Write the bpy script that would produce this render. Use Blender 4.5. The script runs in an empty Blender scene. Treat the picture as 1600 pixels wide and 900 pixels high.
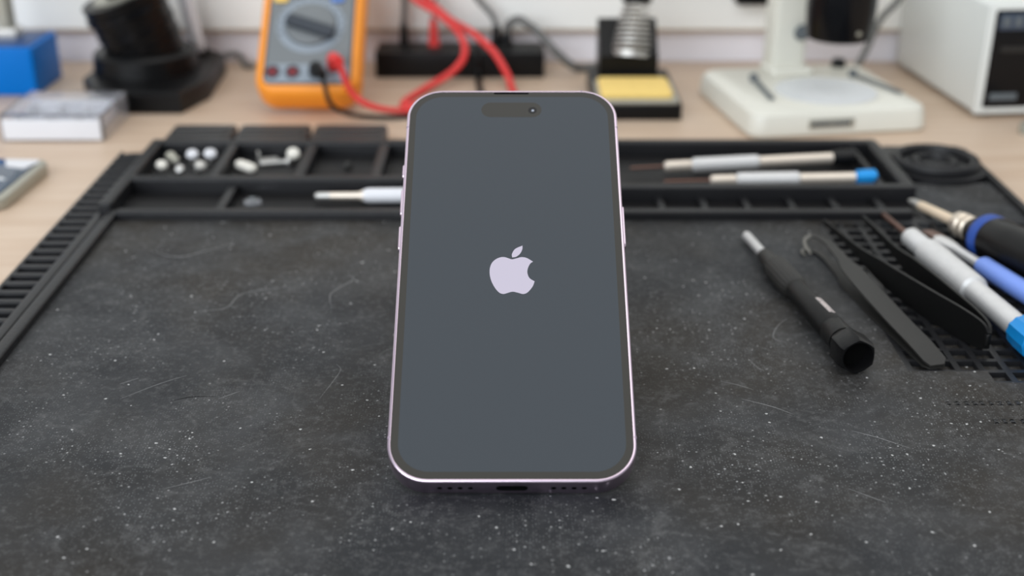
import bpy, bmesh, math, random
from mathutils import Vector, Matrix, Quaternion
random.seed(7)
R = math.radians
PI = math.pi
K = 0.001                                   # everything below is written in millimetres
scn = bpy.context.scene
C = scn.collection

# ------------------------------------------------------------------ camera
cam_d = bpy.data.cameras.new('camera'); cam = bpy.data.objects.new('camera', cam_d); C.objects.link(cam)
cam.location = (0, 0, 0.205); cam.rotation_euler = (R(90 - 24.6), 0, 0)
cam_d.sensor_width = 36; cam_d.lens = 36 * 1930 / 1600
cam_d.clip_start = 0.02; cam_d.clip_end = 50
cam_d.dof.use_dof = True; cam_d.dof.focus_distance = 0.385; cam_d.dof.aperture_fstop = 7.4
scn.camera = cam
# ------------------------------------------------------------------ light
w = bpy.data.worlds.new('world'); scn.world = w; w.use_nodes = True
w.node_tree.nodes['Background'].inputs[0].default_value = (0.90, 0.95, 1.0, 1)
w.node_tree.nodes['Background'].inputs[1].default_value = 0.46
def area(name, loc, rot, sx, sy, power, col):
    d = bpy.data.lights.new(name, 'AREA'); d.shape = 'RECTANGLE'; d.size = sx; d.size_y = sy; d.energy = power; d.color = col
    o = bpy.data.objects.new(name, d); C.objects.link(o); o.location = loc; o.rotation_euler = rot
    return o
area('ceiling_light_panel', (0.60, 0.55, 1.9), (0, 0, 0), 2.2, 2.2, 24, (1.0, 0.975, 0.94))
win = area('window_daylight', (-1.25, -1.8, 1.2), (0, 0, 0), 2.6, 2.0, 80, (0.88, 0.94, 1.0))
win.rotation_euler = (Vector((0, 0.7, 0.1)) - win.location).to_track_quat('-Z', 'Y').to_euler()
vs = scn.view_settings
vs.view_transform = 'Standard'; vs.look = 'None'; vs.gamma = 1; vs.use_curve_mapping = False; vs.exposure = 0.0
scn.render.film_transparent = False

# ------------------------------------------------------------------ materials
def lin(c):
    f = lambda v: v / 12.92 if v <= 0.04045 else ((v + 0.055) / 1.055) ** 2.4
    return tuple(f(x / 255) for x in c) + (1,)
def M(name, rgb, rough=0.5, metal=0.0, var=0.12, scale=60, bump=0.0, bscale=900, spec=0.5, emit=None, estr=0, trans=0, ior=1.45, coat=0):
    m = bpy.data.materials.new(name); m.use_nodes = True
    nt = m.node_tree; b = nt.nodes['Principled BSDF']; L = nt.links.new
    tc = nt.nodes.new('ShaderNodeTexCoord')
    nz = nt.nodes.new('ShaderNodeTexNoise'); nz.inputs['Scale'].default_value = scale; nz.inputs['Detail'].default_value = 4
    L(tc.outputs['Object'], nz.inputs['Vector'])
    mr = nt.nodes.new('ShaderNodeMapRange'); mr.inputs['To Min'].default_value = 1 - var; mr.inputs['To Max'].default_value = 1 + var
    L(nz.outputs['Fac'], mr.inputs['Value'])
    mx = nt.nodes.new('ShaderNodeVectorMath'); mx.operation = 'SCALE'; mx.inputs[0].default_value = lin(rgb)[:3]
    L(mr.outputs[0], mx.inputs['Scale']); L(mx.outputs[0], b.inputs['Base Color'])
    b.inputs['Roughness'].default_value = rough; b.inputs['Metallic'].default_value = metal
    b.inputs['Specular IOR Level'].default_value = spec; b.inputs['IOR'].default_value = ior
    b.inputs['Transmission Weight'].default_value = trans; b.inputs['Coat Weight'].default_value = coat
    if emit: b.inputs['Emission Color'].default_value = lin(emit); b.inputs['Emission Strength'].default_value = estr
    if bump:
        n2 = nt.nodes.new('ShaderNodeTexNoise'); n2.inputs['Scale'].default_value = bscale; n2.inputs['Detail'].default_value = 3
        L(tc.outputs['Object'], n2.inputs['Vector'])
        bp = nt.nodes.new('ShaderNodeBump'); bp.inputs['Strength'].default_value = bump; bp.inputs['Distance'].default_value = 0.0004
        L(n2.outputs['Fac'], bp.inputs['Height']); L(bp.outputs[0], b.inputs['Normal'])
    return m

def worn_rubber(name):
    """black silicone with grey rubbed haze, warm stains, scratches and white dust"""
    m = bpy.data.materials.new(name); m.use_nodes = True
    nt = m.node_tree; b = nt.nodes['Principled BSDF']; L = nt.links.new; N = nt.nodes.new
    tc = N('ShaderNodeTexCoord'); co = tc.outputs['Object']
    def noise(s, d=5, rough=0.55, vec=co, dist=0):
        n = N('ShaderNodeTexNoise'); n.inputs['Scale'].default_value = s; n.inputs['Detail'].default_value = d
        n.inputs['Roughness'].default_value = rough; n.inputs['Distortion'].default_value = dist; L(vec, n.inputs['Vector']); return n.outputs['Fac']
    def rng(v, a, b_, c=0., d=1.):
        r = N('ShaderNodeMapRange'); r.inputs['From Min'].default_value = a; r.inputs['From Max'].default_value = b_
        r.inputs['To Min'].default_value = c; r.inputs['To Max'].default_value = d; L(v, r.inputs['Value']); return r.outputs[0]
    def math_(op, a, b_):
        n = N('ShaderNodeMath'); n.operation = op
        for i, v in enumerate((a, b_)):
            if isinstance(v, (int, float)): n.inputs[i].default_value = v
            else: L(v, n.inputs[i])
        return n.outputs[0]
    def mix(f, a, b_):
        n = N('ShaderNodeMix'); n.data_type = 'RGBA'
        if isinstance(f, (int, float)): n.inputs[0].default_value = f
        else: L(f, n.inputs[0])
        for s, v in ((n.inputs[6], a), (n.inputs[7], b_)):
            if isinstance(v, tuple): s.default_value = v
            else: L(v, s)
        return n.outputs[2]
    # broad tone: bluish black, browner stains, grey rubbed haze
    base = mix(rng(noise(9, 3), 0.42, 0.62), (0.014, 0.0155, 0.018, 1), (0.020, 0.0165, 0.0125, 1))
    haze = rng(noise(26, 7, 0.62, dist=0.6), 0.46, 0.78)
    base = mix(math_('MULTIPLY', haze, 0.75), base, (0.055, 0.057, 0.060, 1))
    smear = rng(noise(60, 7, 0.72, dist=2.2), 0.54, 0.72)
    base = mix(math_('MULTIPLY', smear, 0.40), base, (0.12, 0.12, 0.12, 1))
    fine = rng(noise(420, 3, 0.7), 0.52, 0.80)
    base = mix(math_('MULTIPLY', fine, 0.45), base, (0.14, 0.14, 0.14, 1))
    # dust: random dots, one candidate per voronoi cell
    def dots(scale, radius, keep, off):
        mp = N('ShaderNodeMapping'); mp.inputs['Location'].default_value = (off, off * 0.7, 0); mp.inputs['Scale'].default_value = (1, 1, 0.0); L(co, mp.inputs['Vector'])
        v = N('ShaderNodeTexVoronoi'); v.voronoi_dimensions = '2D'; v.inputs['Scale'].default_value = scale; L(mp.outputs[0], v.inputs['Vector'])
        dn = N('ShaderNodeTexNoise'); dn.inputs['Scale'].default_value = scale * 2.5; L(mp.outputs[0], dn.inputs['Vector'])
        vm = N('ShaderNodeVectorMath'); vm.operation = 'MULTIPLY_ADD'; L(dn.outputs['Color'], vm.inputs[0]); vm.inputs[1].default_value = (0.28 / scale,) * 3; L(mp.outputs[0], vm.inputs[2]); L(vm.outputs[0], v.inputs['Vector'])
        sp = N('ShaderNodeSeparateColor'); L(v.outputs['Color'], sp.inputs[0])
        near = rng(v.outputs['Distance'], radius, radius * 0.5)
        sel = rng(sp.outputs[0], keep - 0.001, keep + 0.001)
        return math_('MULTIPLY', near, sel)
    patch = rng(noise(22, 3), 0.42, 0.66, 0.15, 1.0)
    d1 = math_('MULTIPLY', dots(420, 0.16, 0.87, 0.0), patch); d2 = dots(210, 0.105, 0.955, 0.31); d3 = math_('MULTIPLY', dots(1100, 0.24, 0.66, 0.83), patch)
    base = mix(math_('MULTIPLY', d3, 0.34), base, (0.42, 0.43, 0.44, 1))
    base = mix(math_('MULTIPLY', d1, 0.55), base, (0.60, 0.60, 0.60, 1))
    base = mix(math_('MULTIPLY', d2, 0.65), base, (0.70, 0.70, 0.69, 1))
    # scratches: thin curved voronoi edges, kept only in patches
    def scratch(scale, rot, sx, width, lo, off):
        mp = N('ShaderNodeMapping'); mp.inputs['Rotation'].default_value = (0, 0, rot); mp.inputs['Scale'].default_value = (sx, 1, 0.0)
        mp.inputs['Location'].default_value = (off, off, 0); L(co, mp.inputs['Vector'])
        v = N('ShaderNodeTexVoronoi'); v.voronoi_dimensions = '2D'; v.feature = 'DISTANCE_TO_EDGE'; v.inputs['Scale'].default_value = scale; L(mp.outputs[0], v.inputs['Vector'])
        line = rng(v.outputs['Distance'], width, width * 0.2)
        return math_('MULTIPLY', line, rng(noise(17, 2, vec=mp.outputs[0]), lo, lo + 0.06))
    s = math_('MAXIMUM', scratch(13, 0.5, 0.35, 0.0035, 0.64, 0.3), scratch(11, -0.75, 0.3, 0.0035, 0.64, 1.7))
    base = mix(math_('MULTIPLY', s, 0.25), base, (0.30, 0.30, 0.30, 1))
    L(base, b.inputs['Base Color'])
    L(rng(noise(40, 4), 0.3, 0.7, 0.50, 0.68), b.inputs['Roughness'])
    b.inputs['Specular IOR Level'].default_value = 0.30
    bp = N('ShaderNodeBump'); bp.inputs['Strength'].default_value = 0.35; bp.inputs['Distance'].default_value = 0.0003
    L(noise(1500, 2), bp.inputs['Height']); L(bp.outputs[0], b.inputs['Normal'])
    return m

def laminate(name):
    m = bpy.data.materials.new(name); m.use_nodes = True
    nt = m.node_tree; b = nt.nodes['Principled BSDF']; L = nt.links.new; N = nt.nodes.new
    tc = N('ShaderNodeTexCoord'); mp = N('ShaderNodeMapping'); mp.inputs['Scale'].default_value = (3, 40, 1); L(tc.outputs['Object'], mp.inputs['Vector'])
    n = N('ShaderNodeTexNoise'); n.inputs['Scale'].default_value = 3; n.inputs['Detail'].default_value = 6; n.inputs['Distortion'].default_value = 0.4; L(mp.outputs[0], n.inputs['Vector'])
    r = N('ShaderNodeValToRGB'); r.color_ramp.elements[0].color = lin((192, 166, 142)); r.color_ramp.elements[1].color = lin((209, 188, 167))
    r.color_ramp.elements[0].position = 0.3; r.color_ramp.elements[1].position = 0.7
    L(n.outputs['Fac'], r.inputs[0]); L(r.outputs[0], b.inputs['Base Color']); b.inputs['Roughness'].default_value = 0.45
    return m

m_rubber = worn_rubber('worn_rubber')
m_rubber_bar = M('rubber_bar', (27, 27, 29), 0.40, bump=0.3, bscale=700, var=0.25, scale=90, spec=0.32)
m_rubber_floor = M('rubber_floor', (21, 20, 21), 0.5, bump=0.3, bscale=700, var=0.35, scale=50, spec=0.3)
m_table = laminate('beige_laminate')
m_wall = M('grey_wall_paint', (236, 233, 238), 0.7, var=0.03, scale=8)
m_panel = M('white_panel', (244, 243, 238), 0.5, var=0.02, scale=5)
m_edge_shade = M('panel_edge_shade', (176, 156, 134), 0.6)
m_lilac = M('lilac_aluminium', (212, 194, 210), 0.28, 1.0, var=0.03)
m_lilac_dark = M('lilac_antenna_band', (150, 134, 150), 0.45, 0.0)
m_bezel = M('phone_bezel_glass', (30, 29, 24), 0.07, var=0.03, spec=0.42)
m_display = M('phone_display', (20, 24, 28), 0.07, var=0.02, spec=0.42, emit=(62, 80, 96), estr=0.30)
m_island = M('phone_island', (30, 29, 24), 0.08, var=0.03, spec=0.42)
m_logo = M('logo_light', (40, 40, 44), 0.1, var=0.02, emit=(207, 201, 222), estr=0.86)
m_black = M('black_plastic', (11, 11, 12), 0.36, bump=0.15, var=0.15, spec=0.25)
m_matte = M('matte_black', (10, 10, 10), 0.45, bump=0.2, var=0.2, spec=0.3)
m_void = M('black_hole', (3, 3, 3), 0.9, var=0.1, spec=0.1)
m_glossk = M('gloss_black', (10, 11, 14), 0.24, var=0.1, spec=0.28)
m_charcoal = M('charcoal_steel', (37, 36, 34), 0.5, 0.1, bump=0.1, var=0.1)
m_steel = M('brushed_steel', (200, 198, 194), 0.45, 0.8, var=0.08, scale=150)
m_alu = M('bead_blasted_aluminium', (214, 213, 212), 0.5, 0.45, bump=0.3, bscale=2500, var=0.08, scale=300)
m_alu_warm = M('turned_aluminium', (226, 214, 200), 0.38, 0.55, var=0.05, scale=150)
m_brown = M('brown_steel_and_reflection', (112, 84, 74), 0.4, 0.7)  # screwdriver blades: a reddish-brown reflection is put into this colour
m_bluecap = M('blue_anodised', (22, 140, 214), 0.28, 0.35, var=0.05)
m_periw = M('periwinkle_plastic', (118, 148, 224), 0.4, var=0.04)
m_bluering = M('blue_rubber_ring', (36, 70, 146), 0.45)
m_cream = M('cream_tip', (222, 202, 176), 0.45, 0.2)
m_nut = M('nickel', (212, 200, 184), 0.35, 0.7)
m_orange = M('orange_rubber', (240, 148, 40), 0.45, var=0.06)
m_meter = M('meter_grey', (112, 116, 118), 0.5, var=0.05)
m_meter_dark = M('meter_dark_grey', (48, 54, 62), 0.5)
m_meter_light = M('meter_pale_grey', (138, 147, 156), 0.5)
m_lcd = M('lcd_glass', (128, 140, 120), 0.2)
m_red = M('red_rubber', (214, 56, 54), 0.45, var=0.06)
m_jack = M('dark_red_jack', (122, 26, 34), 0.4)
m_yel = M('yellow_button', (238, 196, 92), 0.45)
m_bluebtn = M('blue_button', (84, 122, 190), 0.45)
m_blue = M('blue_enamel', (0, 106, 190), 0.4, var=0.05, spec=0.15)
m_bluedk = M('navy_enamel', (30, 66, 116), 0.4, var=0.05, spec=0.25)
m_greyk = M('grey_cable', (92, 92, 90), 0.5)
m_ivory = M('ivory_plastic', (216, 214, 203), 0.35, var=0.02, scale=20)
m_frost = M('frosted_disc', (212, 215, 217), 0.25, var=0.02)
m_psu = M('pale_grey_enamel', (212, 214, 210), 0.4, var=0.02, scale=15)
m_sponge = M('yellow_sponge', (232, 200, 118), 0.85, bump=0.8, bscale=500, var=0.08, scale=200)
m_clear = M('clear_polystyrene', (250, 251, 255), 0.06, trans=0.92, ior=1.1, var=0.01)
m_white = M('white_plastic', (218, 218, 222), 0.4, var=0.03)
m_glassy = M('cracked_glass', (44, 62, 82), 0.12, var=0.7, scale=45)
m_champ = M('champagne_metal', (170, 168, 156), 0.4, 0.5)
m_ink = M('grey_ink', (92, 98, 102), 0.6)
m_print = M('pale_print', (216, 204, 200), 0.6)
m_lcdtext = M('dim_lcd', (40, 48, 60), 0.3, emit=(66, 78, 96), estr=0.4)
m_pearl = M('pearl_plastic', (226, 222, 212), 0.35, var=0.1, scale=200)

# ------------------------------------------------------------------ mesh helpers
def rr(wd, ht, r, n=5, cx=0, cy=0):
    r = min(r, wd / 2 - 1e-3, ht / 2 - 1e-3); out = []
    for qx, qy, a0 in ((1, 1, 0), (-1, 1, 90), (-1, -1, 180), (1, -1, 270)):
        for i in range(n + 1):
            a = R(a0 + 90 * i / n)
            out.append((cx + qx * (wd / 2 - r) + r * math.cos(a), cy + qy * (ht / 2 - r) + r * math.sin(a)))
    return out
def catmull(pts, sub=8):
    p = [Vector(q) for q in pts]; p = [p[0] * 2 - p[1]] + p + [p[-1] * 2 - p[-2]]; out = []
    for i in range(1, len(p) - 2):
        a, b, c, d = p[i - 1:i + 3]
        for k in range(sub):
            t = k / sub
            out.append(0.5 * ((2 * b) + (c - a) * t + (2 * a - 5 * b + 4 * c - d) * t * t + (3 * b - a - 3 * c + d) * t ** 3))
    out.append(p[-2]); return out

class MB:
    def __init__(s, xf=None): s.bm = bmesh.new(); s.xf = xf or Matrix()
    def v(s, p): return s.bm.verts.new(s.xf @ Vector(p))
    def face(s, vs_):
        try: return s.bm.faces.new(vs_)
        except ValueError: return None
    def loft(s, loops, cap0=True, cap1=True):
        vv = [[s.v(p) for p in lp] for lp in loops]; n = len(vv[0])
        for a, b in zip(vv, vv[1:]):
            for i in range(n):
                j = (i + 1) % n; s.face((a[i], a[j], b[j], b[i]))
        if cap0: s.face(list(reversed(vv[0])))
        if cap1: s.face(vv[-1])
        return s
    def box(s, x0, x1, y0, y1, z0, z1, b=0):
        if b <= 0:
            return s.loft([[(x0, y0, z), (x1, y0, z), (x1, y1, z), (x0, y1, z)] for z in (z0, z1)])
        return s.slab((x0 + x1) / 2, (y0 + y1) / 2, x1 - x0, y1 - y0, b, z0, z1, b, n=2, bot=0)
    def slab(s, cx, cy, wd, ht, r, z0, z1, bev=0, n=5, bot=None, k=3):
        """rounded rectangle extruded in z with rounded rims"""
        bot = bev if bot is None else bot; loops = []
        def ring(e, z): loops.append([(x, y, z) for x, y in rr(wd - 2 * e, ht - 2 * e, max(r - e, 0.05), n, cx, cy)])
        if bot > 0:
            for i in range(k + 1):
                a = PI / 2 * i / k; ring(bot * (1 - math.sin(a)), z0 + bot * (1 - math.cos(a)))
        else: ring(0, z0)
        if bev > 0:
            for i in range(k + 1):
                a = PI / 2 * i / k; ring(bev * (1 - math.cos(a)), z1 - bev + bev * math.sin(a))
        else: ring(0, z1)
        return s.loft(loops)
    def prism(s, pts, z0, z1):
        return s.loft([[(x, y, z) for x, y in pts] for z in (z0, z1)])
    def lathe(s, prof, seg=20, axis='Z', c=(0, 0, 0), knurl=0, phase=0):
        loops = []
        for t, r in prof:
            lp = []
            for i in range(seg):
                a = 2 * PI * i / seg + phase; q = max(r, 1e-3) * (1 - (knurl if i % 2 else 0))
                x, y = q * math.cos(a), q * math.sin(a)
                p = {'Z': (x, y, t), 'X': (t, x, y), 'Y': (y, t, x)}[axis]
                lp.append((p[0] + c[0], p[1] + c[1], p[2] + c[2]))
            loops.append(lp)
        return s.loft(loops)
    def tube(s, pts, r, seg=8, sub=6, smooth=True):
        p = catmull(pts, sub) if smooth and len(pts) > 2 else [Vector(q) for q in pts]
        up = None; loops = []
        for i, q in enumerate(p):
            t = (p[min(i + 1, len(p) - 1)] - p[max(i - 1, 0)]).normalized()
            if up is None: up = t.orthogonal().normalized()
            up = (up - t * up.dot(t)).normalized(); sd = t.cross(up)
            rad = r(i / (len(p) - 1)) if callable(r) else r
            loops.append([q + rad * (math.cos(2 * PI * k / seg) * up + math.sin(2 * PI * k / seg) * sd) for k in range(seg)])
        return s.loft(loops)
    def build(s, name, mat, parent=None, origin=(0, 0, 0), ang=38):
        bmesh.ops.recalc_face_normals(s.bm, faces=s.bm.faces)
        bmesh.ops.triangulate(s.bm, faces=[f for f in s.bm.faces if len(f.verts) > 4])
        o0 = Vector(origin)
        for v in s.bm.verts: v.co = (v.co - o0) * K
        me = bpy.data.meshes.new(name); s.bm.to_mesh(me); s.bm.free()
        me.materials.append(mat)
        if ang:
            for p in me.polygons: p.use_smooth = True
            me.set_sharp_from_angle(angle=R(ang))
        o = bpy.data.objects.new(name, me); C.objects.link(o)
        if parent is not None: o.parent = parent
        else: o.location = o0 * K
        return o

def tag(o, label, cat, group=None):
    o['label'] = label; o['category'] = cat
    if group: o['group'] = group
    return o
def thing(name, label, cat, loc, rot=(0, 0, 0), group=None):
    o = bpy.data.objects.new(name, None); C.objects.link(o); o.empty_display_size = 0.01
    o.location = Vector(loc) * K; o.rotation_euler = rot
    return tag(o, label, cat, group)
def axis_thing(name, label, cat, p0, p1, group=None, roll=0):
    """thing whose local +X runs from p0 to p1"""
    o = thing(name, label, cat, p0, group=group)
    q = (Vector(p1) - Vector(p0)).to_track_quat('X', 'Z') @ Quaternion((1, 0, 0), roll)
    o.rotation_mode = 'QUATERNION'; o.rotation_quaternion = q
    return o
def copy_part(o, name, parent, loc):
    c = o.copy(); c.name = name; C.objects.link(c); c.parent = parent; c.location = Vector(loc) * K; return c
def struct(o): o['kind'] = 'structure'; return o

# ------------------------------------------------------------------ the setting
wb = thing('workbench', 'beige wood-grain laminate bench top under all the tools', 'workbench', (0, 500, 0))
MB().slab(0, 506, 1500, 612, 3, -25, 0, 1.5, n=2).build('bench_top', m_table, wb, (0, 500, 0))
for sx in (-1, 1):
    for y in (240, 770):
        MB().slab(sx * 700, y, 50, 50, 3, -735, -25, 0, n=2).build('leg', m_champ, wb, (0, 500, 0))
struct(MB().box(-1500, 1500, -1200, 815, -745, -735).build('floor', M('grey_floor', (120, 118, 114), 0.6), None, (0, 0, -735)))
struct(MB().box(-1500, 1500, 812.5, 860, -735, 1300).build('wall_back', m_wall, None, (0, 815, 0)))
tr = struct(MB().slab(0, 412, 2400, 780, 2, 0, 9, 1, n=2).build('trim_1', m_panel, None, (0, 0, 0)))
tr.rotation_euler = (R(90), 0, 0); tr.location = (0, 0.8124, 0.0006)
ed = MB().box(-1200, 1200, 20.4, 21.9, 0.5, 8.5).build('trim_edge_shade', m_edge_shade, tr)  # brown strip painted in for the shade along the panel's lower edge

# ------------------------------------------------------------------ repair mat
MO = (16, 432, 0)
mat = thing('repair_mat', 'black silicone repair mat with parts trays, ribs and a grid', 'work mat', MO)
def mp(name, x0, x1, y0, y1, z0, z1, b=0.7, m=m_rubber_bar):
    return MB().box(x0, x1, y0, y1, z0, z1, b).build(name, m, mat, MO)
bs = MB()
bs.slab(16, 431, 434, 362, 5, 0, 2, 0)
bs.box(-182, 135, 250, 514, 1.9, 4)
bs.box(135, 162, 250, 371, 1.9, 4); bs.box(162, 233, 250, 363, 1.9, 4); bs.box(229, 233, 363, 612, 1.9, 4)
bs.box(135, 229, 507.5, 514, 1.9, 4); bs.box(188, 229, 514, 560, 1.9, 4)
bs.build('mat_sheet', m_rubber, mat, MO)
mp('tray_floor', -183, 187, 516, 606, 1.9, 2.6, 0, m_rubber_floor)
# left ribbed strip
mp('outer_edge', -201, -199, 250, 606, 1.9, 4.6, 0.5)
mp('smooth_band', -186.3, -182, 250, 606, 1.9, 5.4, 0.6)
mp('side_rim', -180.6, -175.6, 250, 517, 1.9, 7, 0.9)
rib0 = MB().box(-6.6, 6.6, -1.7, 1.7, 1.9, 4.9, 0.6).build('rib', m_rubber_bar, mat)
for i in range(42):
    y = 600 - 8.3 * i
    loc = (-192.7 - MO[0], y - MO[1], 0)
    if i == 0: rib0.location = Vector(loc) * K
    else: copy_part(rib0, 'rib', mat, loc)
# tray walls
mp('tray_front_bar', -176, 178, 511, 516.5, 1.9, 8, 1)
mp('tray_middle_bar', -180, 8, 549, 555, 1.9, 10, 1)
mp('tray_middle_bar', 6, 187, 537.5, 543.5, 1.9, 10, 1)
mp('tray_rear_bar', -185, 187, 604.5, 611, 1.9, 10, 1.2)
mp('tray_end_bar', -185, -179, 516, 606, 1.9, 10, 1)
mp('tray_end_bar', 181, 187.5, 541, 606, 1.9, 10, 1)
mp('tray_divider', 172, 175, 543, 605, 1.9, 8, 0.7)
for x in (-142, -101.5, -65, -30, 30): mp('tray_divider', x - 2.6, x + 2.6, 554, 605, 1.9, 9.4, 0.9)
for x in (-131, 40): mp('tray_divider', x - 2.2, x + 2.2, 516, 549.5, 1.9, 7.2, 0.8)
for x in (68, 87.5, 107, 127.5, 147, 167.5): mp('small_divider', x - 1.8, x + 1.8, 516, 538, 1.9, 5.6, 0.6)
# three flaps behind the tray
for x0, x1 in ((-182, -148), (-146, -108), (-106, -67)):
    f = MB(); f.slab((x0 + x1) / 2, 628, x1 - x0, 33, 3, 0, 7.5, 1.5)
    for j in range(3): f.slab((x0 + x1) / 2, 618 + 8.5 * j, (x1 - x0) - 5, 5, 1, 7.4, 8.3, 0.5, n=2)
    f.build('rear_flap', M('flap_rubber_lit', (44, 43, 43), 0.45, bump=.3, var=.2) if x0 == -182 else bpy.data.materials['flap_rubber_lit'], mat, MO)  # paler than the bars: ceiling light on the flaps put into the colour
# corner pad with a ring
pad = [(188, 606), (188, 571)] + [(210 + 25 * math.cos(R(a)), 582 + 25 * math.sin(R(a))) for a in range(208, 338, 10)] + [(233, 573), (233, 606), (229, 611), (192, 611)]
MB().prism(pad, 1.9, 6).build('corner_pad', m_rubber_bar, mat, MO)
def torus(cx, cy, r, t, z):
    return MB().tube([(cx + r * math.cos(2 * PI * i / 40), cy + r * math.sin(2 * PI * i / 40), z) for i in range(41)], t, 8, smooth=False)
torus(210, 584, 19, 2.8, 7.2).build('raised_ring', m_rubber_bar, mat, MO)
torus(210, 584, 9.5, 2.2, 6.4).build('inner_ring', m_rubber_bar, mat, MO)
mp('side_rim', 229.5, 233, 250, 572, 3.9, 6.6, 0.8)
# square-hole grid under the tools
for k in range(12): mp('grid_bar', 135 + 8.2 * k, 137.2 + 8.2 * k, 371 if k < 4 else 363, 508, 1.9, 4, 0)
for j in range(17): mp('grid_cross_bar', 135, 229.5, 371 + 8.05 * j - 1, 371 + 8.05 * j + 1, 1.9, 3.96, 0)
mp('grid_cross_bar', 160, 229.5, 362.5, 364, 1.9, 3.96, 0)
# worn moulded lettering, no longer legible
em = MB()
for (x0, y0, n) in ((141, 348, 9), (152, 336.5, 7)):
    x = x0
    for i in range(n):
        wd = random.uniform(1.6, 2.6)
        for q in range(2): em.box(x, x + wd * random.uniform(.5, 1), y0 + q * 1.8 + random.uniform(-.2, .2), y0 + q * 1.8 + .45, 3.9, 4.14)
        em.box(x + random.uniform(0, 1), x + random.uniform(1.1, 1.5), y0, y0 + 2.2, 3.9, 4.14)
        x += wd + 0.9
em.build('moulded_lettering', m_rubber_bar, mat, MO)

# long scratches and scuffs standing out pale on the rubber
m_scuff = M('pale_scuff', (128, 128, 128), 0.7, var=.3, scale=400)
for pts, wd in (([(75, 352), (84, 347), (90, 342)], .3), ([(106, 332), (113, 328), (121, 322)], .3), ([(-68, 420), (-70, 434), (-63, 447), (-66, 452)], .45), ([(-119, 418), (-108, 421), (-104, 434), (-86, 441)], .4),
                ([(-63, 352), (-60, 364), (-58.5, 372), (-60.5, 376)], .18), ([(-128, 352), (-118, 362), (-110, 368)], .25), ([(-96, 352), (-90, 357)], .25), ([(-131, 362), (-126, 366)], .3), ([(-152, 477), (-138, 470), (-124, 480), (-118, 486)], .5),
                ([(70, 364), (76, 361), (80, 358)], .2), ([(102, 412), (97, 405), (94, 396), (98, 392)], .3), ([(-44, 446), (-34, 452), (-28, 450)], .4), ([(82, 380), (84, 374), (86, 371)], .2), ([(-111, 350.5), (-105, 353.2), (-97, 353.6)], .55), ([(97, 300), (106, 293)], .25), ([(-100, 300), (-88, 306)], .2)):
    p = catmull([(x, y, 0) for x, y in pts], 6); lp = []
    for i, c_ in enumerate(p):
        t = (p[min(i + 1, len(p) - 1)] - p[max(i - 1, 0)]).normalized(); hw = wd * .5 * math.sin(PI * (i + .4) / (len(p) + .0)) + .03; n_ = Vector((-t.y, t.x, 0)) * hw
        lp.append([c_ - n_ + Vector((0, 0, 3.9)), c_ + n_ + Vector((0, 0, 3.9)), c_ + n_ * .5 + Vector((0, 0, 4.03)), c_ - n_ * .5 + Vector((0, 0, 4.03))])
    MB().loft(lp).build('scratch', m_scuff if wd != .55 else m_void, mat, MO)

# ------------------------------------------------------------------ the phone
PH = thing('smartphone', 'lilac-framed smartphone showing a pale fruit logo on a dark screen', 'phone', (0, 292.6 + 8 * math.sin(R(32.1)), 11.05 - 8 * math.cos(R(32.1)) ), (R(32.1), 0, 0))
W_, L_, T_ = 71.5, 147.2, 8.0
cy = L_ / 2
frame = MB().slab(0, cy, W_, L_, 12, 0, T_, 0.7, n=12, k=5).build('frame', m_lilac, PH)
MB().slab(0, cy, W_ - 2.6, L_ - 2.6, 11, -0.25, 0.3, 0.2, n=12).build('back_glass', m_lilac_dark, PH)
MB().slab(0, cy, W_ - 1.8, L_ - 1.8, 11.1, T_ - 0.5, T_ + 0.03, 0, n=12).build('front_glass', m_bezel, PH)
MB().slab(0, cy, W_ - 6.2, L_ - 6.4, 9.2, T_ - 0.1, T_ + 0.045, 0, n=12).build('display', m_display, PH)
isl = MB().slab(-0.2, 138.15, 20.6, 6.6, 3.3, T_ - 0.1, T_ + 0.06, 0, n=10).build('camera_island', m_island, PH)
MB().lathe([(T_ - .1, 1.5), (T_ + .075, 1.5)], 24, c=(7, 137.9, 0)).build('selfie_lens', m_glossk, isl)
MB().lathe([(T_ - .1, .5), (T_ + .085, .45)], 16, c=(7.1, 137.8, 0)).build('lens_glint', M('lens_glint_paint', (150, 156, 168), 0.2, 0.4), isl)  # pale disc painted on as the lens's glint
MB().slab(-0.2, L_ - 1.5, 12, 0.85, 0.3, T_ - 0.3, T_ + 0.06, 0, n=4).build('earpiece', m_void, PH)
BODY = [(0.0, 76.03), (1.34, 76.36), (3.02, 76.85), (4.7, 76.48), (6.6, 75.13), (5.69, 74.32), (4.94, 72.5), (4.83, 70.69), (5.48, 68.89), (7.03, 67.69), (6.45, 65.91), (5.44, 64.32), (4.45, 63.34), (3.29, 63.03), (1.65, 63.54), (0.16, 63.85), (-1.32, 63.42), (-2.63, 63.03), (-3.96, 63.54), (-5.29, 65.31), (-6.37, 67.69), (-6.92, 70.09), (-6.94, 72.5), (-6.36, 74.53), (-5.2, 75.95), (-3.69, 76.76), (-2.35, 76.85), (-1.01, 76.36)]
LEAF = [(0.05, 76.75), (0.0, 78.1), (1.01, 80.0), (3.3, 81.3), (3.25, 79.9), (2.55, 78.2), (1.3, 77.0)]
def spline_closed(pts, corners):
    n = len(pts); cs = sorted(corners); out = []
    for a, b in zip(cs, cs[1:] + [cs[0] + n]):
        seg = [(*pts[i % n], 0) for i in range(a, b + 1)]
        out += [(p.x, p.y) for p in catmull(seg, 5)[:-1]]
    return out
MB().prism(spline_closed(BODY, [4, 9]), T_ - .1, T_ + .062).build('logo_body', m_logo, PH)
MB().prism(spline_closed(LEAF, [0, 3]), T_ - .1, T_ + .062).build('logo_leaf', m_logo, PH)
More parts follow.
